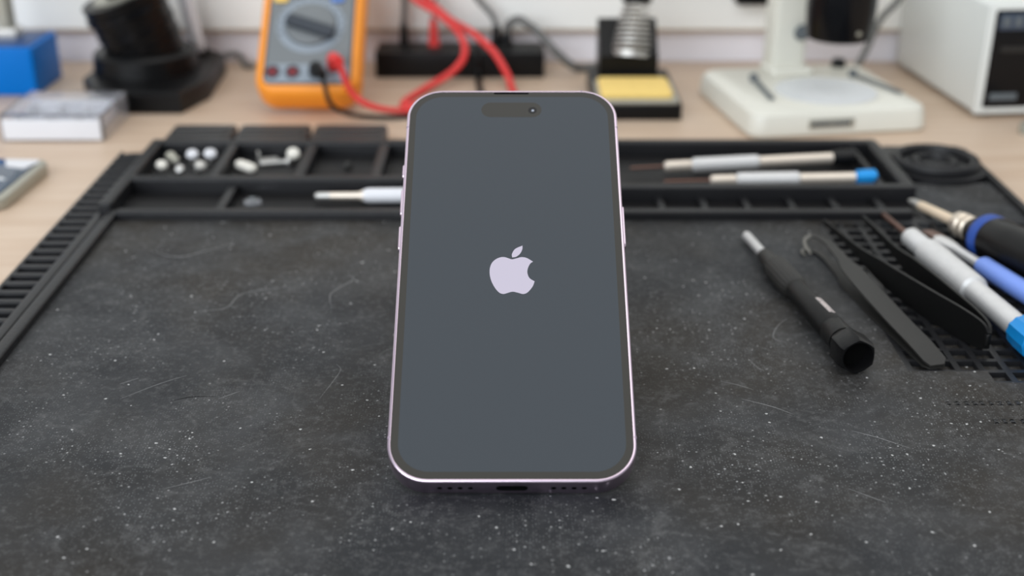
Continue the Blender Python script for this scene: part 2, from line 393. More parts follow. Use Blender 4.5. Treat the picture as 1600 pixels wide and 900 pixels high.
for nm, sx, y0, y1 in (('action_button', -1, 110.6, 116.3), ('volume_button', -1, 95.2, 105.8), ('volume_button', -1, 81.4, 91.0), ('power_button', 1, 82.6, 99.0)):
    q = MB(Matrix.Translation((sx * (W_ / 2 + 0.05), (y0 + y1) / 2, T_ / 2 + 0.5)) @ Matrix.Rotation(sx * PI / 2, 4, 'Y'))
    q.slab(0, 0, 2.8, y1 - y0, 1.3, -0.4, 0.62, 0.3, n=4).build(nm, m_lilac, PH)
for sx in (-1, 1):
    for y in (14.1, 130.6):
        MB().slab(sx * (W_ / 2 - 0.8), y, 1.7, 0.9, 0.1, 1.0, T_ + 0.01, 0.4, n=2).build('antenna_band', m_lilac_dark, PH)
MB().slab(24, L_ - 0.75, 0.9, 1.56, 0.1, 1.0, T_ + 0.01, 0.4, n=2).build('antenna_band', m_lilac_dark, PH)
rx = Matrix.Rotation(R(90), 4, 'X')
MB(rx).slab(0, T_ / 2, 9, 3, 1.45, -0.1, 0.06, 0).build('charging_port', m_void, PH)
hole0 = None
for x in (-20.5, -17.6, -14.7, -11.8, 11.8, 14.7, 17.6, 20.5):
    if hole0 is None:
        hole0 = MB(rx).lathe([(-0.1, .75), (.05, .75)], 14, c=(0, T_ / 2, 0)).build('speaker_hole', m_void, PH); hole0.location = (x * K, 0, 0)
    else: copy_part(hole0, 'speaker_hole', PH, (x, 0, 0))
cb = MB().slab(-15, 124, 34, 36, 9, -2.2, 0, 0.8, n=8).build('camera_bump', m_lilac, PH)
for x, y in ((-23, 132), (-23, 116), (-8, 124)):
    MB().lathe([(-3.6, 6.2), (-3.6, 7.2), (-2, 7.2)], 24, c=(x, y, 0)).build('rear_lens', m_glossk, cb)
# wedge that carries it (behind the phone)
a = R(32.1); ca, sa = math.cos(a), math.sin(a)
back = lambda t: (292.6 + 8 * sa + t * ca, 11.05 - 8 * ca + t * sa)     # point on the phone's back, t mm up
(y1, z1), (y2, z2) = back(34), back(96)
off = (0.6 * sa, -0.6 * ca)
wp = [(y1 + off[0], z1 + off[1]), (y2 + off[0], z2 + off[1]), (y2 + 5, z2 - 4), (y2 + 9, 4.02), (y1 + 3, 4.02)]
ws = thing('phone_stand', 'plain black wedge stand hidden behind the upright phone', 'stand', (0, y2 - 20, 4))
q = MB(Matrix(((0, 0, 1, 0), (1, 0, 0, 0), (0, 1, 0, 0), (0, 0, 0, 1))))
q.prism(wp, -20, 20).build('wedge', m_matte, ws, (0, y2 - 20, 4))

# ------------------------------------------------------------------ screwdrivers and other hand tools
def driver(name, label, p0, p1, parts, cat='screwdriver', group='screwdrivers on the repair mat', roll=0):
    o = axis_thing(name, label, cat, p0, p1, group, roll)
    for nm, prof, m, kw in parts:
        MB().lathe(prof, axis='X', **kw).build(nm, m, o, ang=30 if kw.get('knurl') or kw.get('seg', 20) < 10 else 38)
    return o
def silver_parts(L, s, capm, blade=m_brown, grip=m_alu, tip=0.28, barrel=m_alu_warm):
    """blade, collar, knurled grip, barrel, swivel cap along +X; s scales the radii"""
    a, b, c, d = L * tip, L * (tip + .12), L * (tip + .42), L * .90
    return [('blade', [(0, .25 * s), (1.5, .75 * s), (a + 1, .8 * s)], blade, dict(seg=12)),
            ('collar', [(a, 1.6 * s), (a + 1.2, 2.6 * s), (b - 1, 2.7 * s), (b + .5, 2.2 * s)], barrel, dict(seg=20)),
            ('grip', [(b, 2.4 * s), (b + 1.2, 3.5 * s), (c - 1, 3.5 * s), (c, 2.6 * s)], grip, dict(seg=72, knurl=.025)),
            ('barrel', [(c - .5, 2.6 * s), (c + 1, 2.65 * s), (d, 2.65 * s)], barrel, dict(seg=20)),
            ('swivel_cap', [(d, 2.7 * s), (d + .8, 3.7 * s), (d + L * .045, 4.1 * s), (L - 1, 4.1 * s), (L, 3.2 * s), (L - .4, 2.6 * s), (L - 1, 0)], capm, dict(seg=24, knurl=.06))]

# black driver with hexagonal end
pA0, pA1 = Vector((98.6, 490.5, 7.2)), Vector((116.6, 368.5, 10.6)); LA = (pA1 - pA0).length
dA = driver('screwdriver', 'matte black precision screwdriver with a hexagonal end cap on open mat', pA0, pA1, [
    ('blade', [(0, .4), (2, .95), (5, 1.0)], m_charcoal, dict(seg=12)),
    ('bit', [(4.5, 1.5), (5.5, 1.9), (28, 1.9)], m_alu, dict(seg=16)),
    ('collar', [(27, 2.2), (28, 2.9), (36, 3.3), (40, 3.9)], m_charcoal, dict(seg=20)),
    ('grip', [(39.5, 3.7), (41.5, 5.0), (62, 5.1), (64.5, 4.2)], m_charcoal, dict(seg=40, knurl=.05)),
    ('barrel', [(64, 3.9), (66, 4.2), (100, 4.85), (100.6, 4.6), (101.2, 4.9), (LA - 13, 5.1)], m_matte, dict(seg=28))])
def hexr(a_, r_): return r_ * math.cos(PI / 6) / math.cos(((a_ + PI / 6) % (PI / 3)) - PI / 6)
lp = []
for t_, r_, hx in ((LA - 13, 4.7, 0), (LA - 10.5, 6.3, .9), (LA - 9.5, 6.9, 1), (LA - 1.4, 7.0, 1), (LA, 6.2, .6), (LA, 5.3, 0), (LA - .8, 5.0, 0), (LA - 5, 4.8, 0)):
    lp.append([(t_, q_ * math.cos(a_), q_ * math.sin(a_)) for a_ in (2 * PI * k_ / 36 for k_ in range(36)) for q_ in (hexr(a_, r_) * hx + r_ * (1 - hx),)])
MB().loft(lp).build('hex_cap', m_black, dA, ang=25)
MB().lathe([(LA - 4.9, 4.9), (LA - 4.6, 4.9), (LA - 4.6, 0)], 24, 'X').build('cap_recess', m_void, dA)
pr = MB()
for i in range(7):                                        # small worn white print on the barrel
    for r_ in range(2):
        a0 = R(66 + r_ * 17); x = 83 + i * 2.0
        rad = 4.2 + (x - 66) / 34 * .65 - 0.10
        pr.xf = Matrix.Rotation(a0 - PI / 2, 4, 'X')
        pr.box(x, x + random.uniform(.9, 1.6), -.45 if r_ else -.6, .45 if r_ else .6, rad, rad + .22)
pr.xf = Matrix(); pr.build('barrel_print', m_print, dA)

pB0, pB1 = (164.0, 517, 6.5), (181.5, 377, 10.4); LB = (Vector(pB1) - Vector(pB0)).length
driver('screwdriver', 'large silver screwdriver with bright blue cap lying beside the black tweezers', pB0, pB1, silver_parts(LB, 1.62, m_bluecap, tip=.235, barrel=m_alu))
driver('screwdriver', 'silver screwdriver with black cap in the rear tray', (57.5, 572.5, 7.2), (171, 589.5, 7.4), silver_parts(114.8, .98, m_glossk, tip=.15))
driver('screwdriver', 'silver screwdriver with blue cap in the rear tray', (72, 556.2, 6.2), (174, 558.6, 7.4), silver_parts(102, 1.0, m_bluecap, tip=.22))
s3 = axis_thing('screwdriver', 'white-handled driver poking out of the tray left of the phone', 'screwdriver', (-91, 536.2, 6.2), (12, 538.2, 6.2), 'screwdrivers on the repair mat')
for nm, prof, m, kw in [('tip', [(0, .9), (1, 1.7), (7, 1.8)], m_steel, dict(seg=16)), ('shaft', [(6.8, 1.7), (20, 1.8), (23, 2.9)], m_alu_warm, dict(seg=18)),
                        ('handle', [(22.5, 2.9), (25, 3.5), (95, 3.5), (103, 2.4)], m_white, dict(seg=24))]:
    MB().lathe(prof, axis='X', **kw).build(nm, m, s3)

# spudger / small flat tool with periwinkle handle
sp0, sp1 = Vector((179.5, 487, 6.6)), Vector((202.5, 398, 8.6)); LS = (sp1 - sp0).length
spd = axis_thing('flat_driver', 'small flat-bladed tool with a periwinkle blue handle', 'hand tool', sp0, sp1)
q = MB(); q.loft([[(x, y * wv, z * tv) for y, z in ((-1, -1), (1, -1), (1, 1), (-1, 1))] for x, wv, tv in ((-6, 2.4, .3), (-1, 2.7, .6), (4, 3.0, .8))]); q.build('blade', m_brown, spd)
q = MB(); q.loft([[(x, y * wv, z * tv) for y, z in ((-1, -.6), (-.6, -1), (.6, -1), (1, -.6), (1, .6), (.6, 1), (-.6, 1), (-1, .6))] for x, wv, tv in ((2.5, 2.6, .9), (7, 3.2, 1.2), (12, 2.9, 1.4), (18, 1.7, 1.5), (38, 1.6, 1.6))]); q.build('shaft', m_alu, spd)
MB().lathe([(34, 3.2), (35.5, 4.0), (LS - 4, 4.2), (LS, 2.8)], 24, 'X').build('handle', m_periw, spd)

# soldering iron
i0, i1 = Vector((182.2, 531, 6.0)), Vector((213.5, 412, 17.0)); LI = (i1 - i0).length
iron = axis_thing('soldering_iron', 'soldering iron with black grip, blue ring and pale tip', 'soldering iron', i0, i1)
for nm, prof, m, kw in [('tip', [(-1, .5), (2, 1.5), (9, 1.9)], m_steel, dict(seg=16)), ('sleeve', [(8.5, 1.9), (10, 2.1), (38, 2.4)], m_cream, dict(seg=20)),
                        ('nut', [(37, 3.4), (38, 5.2), (42, 5.6), (43, 4.8), (46.5, 5.6), (48, 4.4)], m_nut, dict(seg=16, knurl=.04)),
                        ('neck', [(47.5, 4.6), (50, 5.8), (56, 7.6), (58, 8.6)], m_black, dict(seg=24)),
                        ('grip_ring', [(57, 8.6), (58, 9.5), (61, 9.7), (62.5, 8.8)], m_bluering, dict(seg=32)),
                        ('handle', [(62, 8.6), (64, 9.5), (78, 9.4), (LI, 8.6)], m_black, dict(seg=32))]:
    MB().lathe(prof, axis='X', **kw).build(nm, m, iron)

# curved tweezers lying flat: two broad arms one above the other, hooked tips
tA = thing('tweezers', 'charcoal tweezers lying flat with steel hooked tips', 'tweezers', (144.5, 376, 4.0), group='pair of tweezers on the mat')
ctr = [(145.3, 372.6), (144.8, 374.6), (142.8, 385), (139.6, 400), (136.9, 415), (134.2, 432), (132.6, 443), (131.6, 449), (130.6, 458), (129.5, 466), (127.4, 472.5), (123.8, 475.5)]
wid = [2.6, 4.2, 4.4, 4.4, 4.4, 4.3, 4.1, 2.5, 2.2, 1.8, 1.5, 1.0]
def arm_flat(zf, th, side):
    loops = []
    for i, ((x, y), hw) in enumerate(zip(ctr, wid)):
        a_, b_ = ctr[max(i - 1, 0)], ctr[min(i + 1, len(ctr) - 1)]
        t = Vector((b_[0] - a_[0], b_[1] - a_[1])).normalized(); nrm = Vector((-t.y, t.x)); z = zf(i / (len(ctr) - 1))
        l, r_ = Vector((x, y)) + nrm * hw, Vector((x, y)) - nrm * hw
        loops.append([(l.x, l.y, z), (r_.x, r_.y, z), (r_.x, r_.y, z + th), (l.x, l.y, z + th)])
    return MB().loft(loops)
top_z = lambda t: 5.0 + 6.2 * math.sin(PI * min(t, 1) * .62)
low_z = lambda t: 4.05 + .4 * t
arm_flat(top_z, .65, 1).build('upper_arm', m_charcoal, tA, (144.5, 376, 4))
arm_flat(low_z, .65, -1).build('lower_arm', m_charcoal, tA, (144.5, 376, 4))
MB().slab(144.9, 376.3, 5, 4, 1.5, 4.1, 5.5, .3).build('joint', m_charcoal, tA, (144.5, 376, 4))
MB().tube([(124.2, 475.2, top_z(1) + .5), (121.6, 474.2, 9.8), (121.2, 470.5, 8.4), (122.6, 466.5, 6.6)], lambda t: 1.0 - .55 * t, 8).build('tip', M('tip_steel', (120, 118, 112), .4, .6) if 'tip_steel' not in bpy.data.materials else bpy.data.materials['tip_steel'], tA, (144.5, 376, 4))
MB().tube([(124.2, 475.4, 4.9), (121.9, 475.2, 4.9), (120.4, 472.5, 5.0), (121.0, 468.5, 5.1)], lambda t: .9 - .5 * t, 8).build('tip', M('tip_steel', (120, 118, 112), .4, .6) if 'tip_steel' not in bpy.data.materials else bpy.data.materials['tip_steel'], tA, (144.5, 376, 4))

# straight tweezers on edge: two tall arms springing apart
tB = thing('tweezers', 'matte black tweezers standing on edge with open arms over the grid', 'tweezers', (165, 384, 4.0), group='pair of tweezers on the mat')
def arm_edge(pts, th=1.1):
    p = catmull([(x, y, h) for x, y, h in pts], 4); loops = []
    for i, c_ in enumerate(p):
        t = (p[min(i + 1, len(p) - 1)] - p[max(i - 1, 0)]); t.z = 0; t.normalize(); nr = Vector((-t.y, t.x, 0)) * th / 2
        h = c_.z; z0 = 4.05 + (6.2 - h / 2 if h < 12 else 0) * .75; z0 = max(z0, 4.05)
        lo, hi = Vector((c_.x, c_.y, z0)), Vector((c_.x, c_.y, z0 + h))
        loops.append([lo - nr, lo + nr, hi + nr, hi - nr])
    return MB().loft(loops)
arm_edge([(165.4, 383.0, 6), (164.2, 386, 10), (160.5, 395, 11.5), (153.5, 412, 11.5), (147.5, 430, 10.5), (144.0, 445, 8.5), (142.0, 456, 6), (140.2, 468, 4), (137.8, 483, 2.8), (135.0, 498, 1.6)]).build('arm', m_matte, tB, (165, 384, 4))
arm_edge([(165.9, 383.0, 6), (166.0, 386, 10), (164.8, 395, 11.5), (162.0, 412, 11.5), (159.4, 430, 10.5), (157.8, 445, 8.5), (156.6, 456, 6), (155.8, 468, 4), (154.6, 485, 2.8), (153.0, 503, 1.6)]).build('arm', m_matte, tB, (165, 384, 4))
MB().slab(165.5, 384.6, 2.0, 4, .9, 7, 12, .6).build('joint', m_matte, tB, (165, 384, 4))

# ------------------------------------------------------------------ loose parts in the tray
def screw(label, x, y, z, s, m, head=True, rot=(0, 0, 0), cat='screw', name='screw', group='loose screws in the parts tray'):
    o = thing(name, label, cat, (x, y, z), rot, group); s *= 1.25
    MB().lathe([(0, .9 * s), (3.2 * s, .9 * s)], 10).build('shank', m_steel, o)
    MB().lathe([(3.1 * s, 2.1 * s), (3.6 * s, 2.3 * s), (4.6 * s, 1.9 * s), (5.0 * s, 1.1 * s), (5.0 * s, 0)], 16).build('head', m, o)
    return o
first = 'in the leftmost rear tray compartment'
for lbl, x, y, s, m, rt in (('cream screw standing nearest the phone mat rib strip', -173, 578.5, 1.0, m_pearl, (.3, .2, 0)), ('grey-beige screw at the back left', -172.5, 594, .95, m_champ, (.5, 0, .5)),
                            ('small greenish-grey screw in the middle', -166.8, 588, .85, m_champ, (.2, -.4, 0)), ('tall white screw right of the middle', -161, 593.5, 1.1, m_white, (.3, .1, 0)),
                            ('round white screw furthest right', -152.5, 593.5, 1.15, m_white, (.25, .2, 0)), ('shiny silver screw at the front right', -156, 580.5, 1.05, m_steel, (.7, .4, .4)),
                            ('tilted dull silver screw at the front centre', -163.5, 580, .8, m_steel, (.9, -.3, .2))):
    screw(lbl + ' ' + first, x, y, 3.0, s, m, rot=rt)
o = thing('plastic_spacer', 'cream oval plastic spacer in the second tray compartment', 'spacer', (-132, 581, 2.6), (0, R(8), R(-28)))
MB().slab(0, 0, 12, 6, 3, 0.8, 4.5, 1.4).build('body', m_pearl, o); MB().lathe([(4.4, 1.4), (5.0, 1.2)], 14, c=(2, 0, 0)).build('boss', m_pearl, o)
o = thing('metal_bracket', 'grey bent metal bracket at back of the second tray compartment', 'bracket', (-124, 598, 2.7), (0, 0, R(20)))
MB().box(-5, 5, -2.5, 2.5, 0, .8, .2).build('foot', m_steel, o); MB().box(-5, -4.2, -2.5, 2.5, .5, 5, .2).build('upright', m_steel, o)
o = thing('long_screw', 'long silver screw lying in the second tray compartment', 'screw', (-126, 587.5, 4.4), (0, R(90), R(14)))
MB().lathe([(0, .6), (1, 1.1)] + [(1.5 + .5 * i, 1.25 if i % 2 else 1.0) for i in range(24)], 12).build('threaded_shank', m_steel, o)
MB().lathe([(13, 2.2), (14, 2.4), (15, 1.6), (15, 0)], 16).build('head', m_steel, o)
screw('upright pale screw at right of the second tray compartment', -111, 596, 3.0, 1.2, m_pearl, rot=(.5, .2, 0))
screw('lone dark grey screw in the third tray compartment', -83, 588, 2.7, .8, m_charcoal, rot=(1.2, 0, .4))
o = thing('clear_cap', 'small clear plastic cap in the front trough left of the phone', 'cap', (-120, 536, 2.7))
MB().lathe([(0, 4.2), (1.6, 4.0), (1.9, 3.4), (1.9, 0)], 20).build('shell', m_clear, o); MB().lathe([(1.8, 1.6), (2.8, 1.3), (3, 0)], 14).build('nub', m_meter, o)
o = thing('solder_crumb', 'tiny beige crumb on mat in front of the corner ring', 'crumb', (202, 560, 4))
MB().lathe([(0, .6), (.5, 1.5), (1.2, 1.1), (1.5, .2)], 7).build('crumb_body', m_cream, o)

# ------------------------------------------------------------------ multimeter
MP = (-116.3, 690.8, 0.6)
mm = thing('multimeter', 'orange-cased multimeter leaning back on its stand', 'multimeter', MP, (R(40), 0, R(0)))
T = 20
MB().slab(0, 52, 60, 104, 13, 0, T, 6, n=8, k=5, bot=5).build('holster', m_orange, mm)
MB().slab(0, 55, 50, 100, 5, T - 1, T + .3, .2, n=4).build('face_surround', m_meter_dark, mm)
pn = MB().slab(0, 55, 48, 98, 4, T - 1, T + .6, .4, n=4).build('face_plate', m_meter, mm)
MB().slab(0, 12.2, 47.4, 12.5, 3, T + .3, T + .85, .2).build('jack_panel', m_meter_light, mm)
dl = MB().lathe([(T + .4, 20), (T + .9, 19.8), (T + .9, 15.5), (T + .6, 15.2)], 40, c=(0, 46, 0)).build('dial_ring', m_meter_light, mm)
MB().lathe([(T + .4, 15), (T + 2.5, 14.4), (T + 3, 13.6), (T + 3, 0)], 40, c=(0, 46, 0)).build('dial', m_meter, mm)
q = MB(Matrix.Translation((0.5, 42, 0)) @ Matrix.Rotation(R(-20), 4, 'Z')); q.slab(0, 0, 30, 7.5, 2.5, T + 2.8, T + 7, 1.0).build('dial_pointer', m_meter_dark, mm)
for i in range(15):
    a_ = R(-20 + 220 * i / 14)
    q = MB(Matrix.Translation((0, 46, 0)) @ Matrix.Rotation(a_, 4, 'Z')); q.box(17.2, 19.2, -.4, .4, T + .7, T + 1.05).build('range_mark', m_meter_dark, mm)
for x, m, y in ((-19.5, m_jack, 13), (-8, m_jack, 13), (5.5, m_black, 13), (15.5, m_jack, 17)):
    j = MB().lathe([(T + .5, 4.4), (T + 1.6, 4.2), (T + 1.6, 2.8), (T + .8, 2.6)], 24, c=(x, y, 0)).build('jack', m_meter_dark, mm)
    MB().lathe([(T + .6, 2.7), (T + 1.4, 2.5), (T + 1.4, 0)], 20, c=(x, y, 0)).build('socket', m, j)
for x, m in ((-18.5, m_yel), (14.5, m_bluebtn)): MB().slab(x, 64.5, 8.5, 5, 2, T + .4, T + 2, .6).build('button', m, mm)
for x in (-7.5, 3.5): MB().slab(x, 68.5, 7.5, 4.6, 2, T + .4, T + 2, .6).build('button', m_meter_dark, mm)
MB().slab(0, 87, 42, 24, 2, T + .4, T + .9, .2).build('display_window', m_lcd, mm)
ks = MB(Matrix.Rotation(R(-70), 4, 'X')); ks.slab(0, 0, 34, 4, 1.5, -1, 1, .5)
# kickstand: from the back near the top down to the bench
q = MB(); c40, s40 = math.cos(R(40)), math.sin(R(40))
def loc_of(yw, zw): return (yw * c40 + zw * s40, -yw * s40 + zw * c40)
(ya, za), (yb, zb) = loc_of(60, 49), loc_of(79, -0.4)
q.loft([[(-17, ya, za), (17, ya, za), (17, ya + 2.2, za - 1), (-17, ya + 2.2, za - 1)], [(-15, yb, zb), (15, yb, zb), (15, yb + 2.2, zb), (-15, yb + 2.2, zb)]]).build('kickstand', m_orange, mm)
def mw(x, y, z):                                         # meter-local mm to bench mm
    return (MP[0] + x, MP[1] + y * c40 - z * s40, MP[2] + y * s40 + z * c40)
def cable(name, label, pts, r, m, cat='cable', plugs=()):
    o = thing(name, label, cat, pts[len(pts) // 2], group={'test_lead': 'test leads on the bench', 'power_cable': 'cables at the power strip'}.get(name))
    org = pts[len(pts) // 2]
    MB().tube(pts, r, 10, 8).build('wire', m, o, org)
    for nm, pp, rr_, pm in plugs: MB().tube(pp, rr_, 14, 4).build(nm, pm, o, org)
    return o
pr1 = [mw(15.5, 17, T + 1.5), mw(15.9, 16.5, T + 9), mw(20, 10, T + 15)]
cable('test_lead', 'red test lead running from the multimeter along the bench', [pr1[-1], (-90.5, 676, 17), (-82, 676, 9.5), (-70, 681, 4.5), (-57, 688, 2.3), (-40, 694, 2.2), (-15, 698, 2.2), (0, 706, 2.2), (2, 714, 2.2)], 1.9, m_red, 'test lead',
      [('plug', pr1, lambda t: 4.2 - 1.2 * t, m_red)])
pr2 = [mw(5.5, 13, T + 1.5), mw(6.5, 11, T + 8), mw(11, 3, T + 11)]
cable('test_lead', 'thin black test lead lying beneath the red one', [pr2[-1], (-101, 668, 12), (-92, 672, 5), (-80, 676, 2.2), (-68, 676, 1.8), (-52, 680, 1.7), (-30, 688, 1.7), (-5, 694, 1.7)], 1.4, m_black, 'test lead',
      [('plug', pr2, lambda t: 4.6 - 1.9 * t, m_black)])
cable('test_lead', 'red lead looping down in front of the black power strip', [(-84, 772, 74), (-70.9, 770, 60.4), (-59.3, 768, 49.1), (-43.6, 765, 39.9), (-31.6, 762, 28), (-29.6, 757, 17), (-37.6, 748, 8.5), (-53, 731, 3), (-63.2, 705, 2.2), (-60, 697, 2.2), (-45, 700, 2.2)], 2.2, m_red, 'test lead')
cable('test_lead', 'red lead slanting across the power strip towards the phone', [(-76, 778, 74), (-63, 777, 58), (-50, 776, 45), (-38, 775, 35), (-26, 772, 28.5), (-12, 762, 18.8), (-3.2, 752, 7), (0, 735, 2.4), (2, 716, 2.3)], 2.2, m_red, 'test lead')

# ------------------------------------------------------------------ power strip and its cords
PS = (-33, 785, 0)
ps = thing('power_strip', 'black power strip box lying against the back wall', 'power strip', PS)
MB().slab(-33, 782.5, 107, 29, 1.5, 0, 16, .8, n=3, bot=.5).build('case', m_black, ps, PS)
for x in (-72, -50, -28, -10, 8):
    so = MB().slab(x, 784, 15, 15, 4, 15.8, 16.6, .3).build('socket', m_charcoal, ps, PS)
    for dx in (-2.6, 2.6): MB().lathe([(16.3, .9), (16.7, .9)], 12, c=(x + dx, 784, 0)).build('socket_hole', m_void, so, PS)
cable('power_cable', 'grey cord rising from the left socket of power strip', [(-69, 785, 28), (-68.8, 786, 34), (-68.3, 789, 44.6), (-68, 791, 60), (-66, 793, 85)], 1.9, m_greyk, 'cord', [('plug', [(-69, 785, 16.6), (-69, 785, 22), (-69, 785, 31)], lambda t: 3.6 - 1.4 * t, m_black)])
cable('banana_plug', 'short red plug standing in the power strip', [(-50, 785, 33), (-49.5, 787, 40), (-47, 790, 55), (-44, 792, 80)], .9, m_greyk, 'plug', [('plug', [(-50, 785, 16.6), (-50, 785, 24), (-50, 785, 34)], lambda t: 4.0 - 1.8 * t, m_red)])
cable('power_cable', 'pale grey cord rising behind the crossing red leads', [(-10.3, 786, 26), (-10.6, 788, 30), (-13.5, 790, 36), (-22, 792, 45), (-30, 793, 58), (-34, 794, 80)], 1.9, m_greyk, 'cord', [('plug', [(-10, 785, 16.6), (-10, 785, 22), (-10.2, 786, 29)], lambda t: 4.0 - 1.6 * t, m_black)])
cable('power_cable', 'thick dark cord arching from power strip to the soldering stand', [(-3.5, 787, 22), (-2, 786, 30), (4, 785, 33.5), (10, 781, 31), (17, 779, 26), (28, 774, 15), (38, 776, 6), (45, 782, 3), (58, 785, 3), (66, 772, 3)], 2.6, m_greyk, 'cord', [('plug', [(-3.5, 787, 16.6), (-3.5, 787, 20), (-3.5, 787, 24)], lambda t: 4.2 - 1.2 * t, m_black)])
cable('power_cable', 'black cord hanging down the front of the power strip', [(-21.5, 778, 18.2), (-21.5, 770, 18.2), (-21.5, 764.5, 14), (-21.5, 764, 6), (-21, 757, 2.2), (-20, 740, 2), (-18, 722, 2)], 1.9, m_black, 'cord')

# ------------------------------------------------------------------ soldering-iron stand
SS = (72, 715, 0)
ss = thing('soldering_stand', 'black soldering-iron stand with coiled spring and yellow sponge', 'soldering stand', SS)
MB().slab(71.5, 716, 50, 80, 3, 0, 9, 1.2, n=4, bot=.4).build('base', m_black, ss, SS)
MB().slab(71.5, 699, 46, 44, 3, 8.8, 11.2, .6, n=4).build('sponge_tray', m_champ, ss, SS)
MB().slab(71, 699.5, 41, 37, 3, 10.9, 14.2, 1, n=4).build('sponge', m_sponge, ss, SS)
q = MB(Matrix.Translation((69.8, 0, 0)) @ Matrix(((0, 0, 1, 0), (1, 0, 0, 0), (0, 1, 0, 0), (0, 0, 0, 1))))
q.prism([(727, 8.5), (757, 8.5), (757, 40), (750, 42), (733, 28), (727, 24)], -17.5, 17.5).build('holder_block', m_black, ss, SS)
ax = Vector((0.10, 0.28, 1)).normalized(); c0 = Vector((71.5, 735, 24)); e1 = ax.orthogonal().normalized(); e2 = ax.cross(e1)
MB().tube([c0 - ax * 2, c0 + ax * 1.2], 12.2, 24, smooth=False).build('collar', m_steel, ss, SS)
hp = []
for i in range(9 * 16 + 1):
    t = i / (9 * 16); rad = 11.5 - 4.6 * t; a_ = 2 * PI * i / 16
    hp.append(c0 + ax * (2 + 27 * t) + e1 * rad * math.cos(a_) + e2 * rad * math.sin(a_))
MB().tube(hp, 0.95, 6, smooth=False).build('spring', m_steel, ss, SS)
MB().tube([c0 + ax * 1, c0 + ax * 27], lambda t: 6.4 - 3.2 * t, 20, smooth=False).build('inner_cone', M('brass_sleeve', (84, 66, 40), .5, .3), ss, SS)
hd = thing('iron_handle', 'black soldering handle resting in the coiled spring', 'soldering iron', c0 + ax * 28)
MB().tube([c0 + ax * 28.5, c0 + ax * 31, c0 + ax * 38, c0 + ax * 62], lambda t: 6.2 + 3.0 * min(1, t * 4), 20, smooth=False).build('grip', m_matte, hd, c0 + ax * 28)
MB().tube([c0 + ax * 61, c0 + ax * 64, c0 + ax * 74], lambda t: 8 - 4 * t, 20, smooth=False).build('tail', m_black, hd, c0 + ax * 28)

# ------------------------------------------------------------------ microscope
ms = thing('microscope', 'ivory bench microscope with a round frosted stage', 'microscope', (171.5, 697, 0), (0, 0, R(9.3)))
def base_loops():
    lp = []
    for z, g, r_ in ((0, 1.5, 8), (1.5, 0, 9), (9.5, 0.6, 9), (12.5, 1.6, 9), (14, 4, 8)):
        lp.append([(x, y, z) for x, y in rr(103 - 2 * g, 100 - 2 * g, r_, 6)])
    return lp
MB().loft(base_loops()).build('base', m_ivory, ms)
MB().lathe([(13.6, 31), (14.4, 30.6), (14.5, 29), (14.2, 28.5)], 48, c=(5, -12, 0)).build('stage_rim', m_ivory, ms)
MB().lathe([(13.4, 28.8), (14.45, 28.6), (14.45, 0)], 48, c=(5, -12, 0)).build('stage_plate', m_frost, ms)
for sx, x in ((-1, -28), (1, 35)):
    q = MB(Matrix.Translation((x, 12, 0)) @ Matrix.Rotation(R(-6 if sx < 0 else 14), 4, 'Z'))
    q.slab(0, -16, 3.2, 46, 1.2, 15.2, 16.0, .3); q.lathe([(13.8, 2.6), (16.2, 2.6), (18, 2.0), (18, 0)], 16, c=(0, 5, 0)); q.build('stage_clip', m_ink, ms)
MB().slab(-1.5, 39, 21, 18, 3, 13.5, 96, 1.5).build('pillar', m_ivory, ms)
MB().slab(-0.5, 35, 27, 24, 4, 13.5, 17.5, 1.5).build('pillar_foot', m_ivory, ms)
MB().slab(8, 12, 26, 60, 6, 72, 96, 3).build('arm', m_ivory, ms)
q = MB(); q.lathe([(43.5, 15.5), (44.5, 17.6), (52, 18.6), (60, 19.2), (72, 19.2), (74, 17)], 40, c=(10.5, -9, 0)); q.build('lens_barrel', m_glossk, ms)
MB().lathe([(43.2, 12), (43.8, 15.2)], 32, c=(10.5, -9, 0)).build('lens_ring', m_ivory, ms)
MB(Matrix.Translation((14, -27.3, 50)) @ Matrix.Rotation(R(90), 4, 'X')).lathe([(-1, 1.4), (.6, 1.3), (.6, 0)], 16).build('barrel_highlight', m_champ, ms)  # pale dot standing in for a round highlight on the barrel
q = MB(Matrix.Translation((4.5, 30, 38)) @ Matrix.Rotation(R(70), 4, 'X')); q.lathe([(-2, 4.6), (5, 4.6), (6, 3.8), (6, 0)], 20, knurl=.06); q.build('focus_knob', m_ink, ms)
MB().lathe([(13.8, 4.5), (15, 4.5), (18.5, 3.6), (19, 0)], 20, c=(35, 41, 0)).build('power_knob', m_black, ms)
q = MB(Matrix.Translation((-8, -49.9, 7)) @ Matrix.Rotation(R(90), 4, 'X'))
q.slab(2, 0, 26, 5.4, .8, -.6, .25, .1, n=2).build('name_plate', m_champ, ms)
q = MB(Matrix.Translation((-8, -50.2, 7)) @ Matrix.Rotation(R(90), 4, 'X')); x = -9.5                     # blurred-out name, not legible
while x < 13:
    wd = random.uniform(1.3, 2.0); q.box(x, x + wd, -1.5 + random.uniform(0, .4), 1.5 - random.uniform(0, .5), -.2, .14); x += wd + .7
q.build('name_print', m_ink, ms)
cable('microscope_cable', 'dark cable slanting up behind the microscope on its right', [(207, 748, 12), (214, 758, 9), (222.7, 769, 17), (232.4, 779, 34.6), (243, 781, 46.7), (256, 784, 70)], 2.0, m_greyk, 'cable')
wa = thing('wall_adapter', 'black adapter block fixed high on the white panel', 'adapter', (152.5, 803, 42))
MB().slab(152.5, 793, 21, 20, 2, 42.5, 78, 1.2).build('case', m_black, wa, (152.5, 803, 42))
MB().tube([(152.5, 793, 77), (152.5, 793, 84), (155, 796, 100)], 2, 10).build('cord', m_black, wa, (152.5, 803, 42))

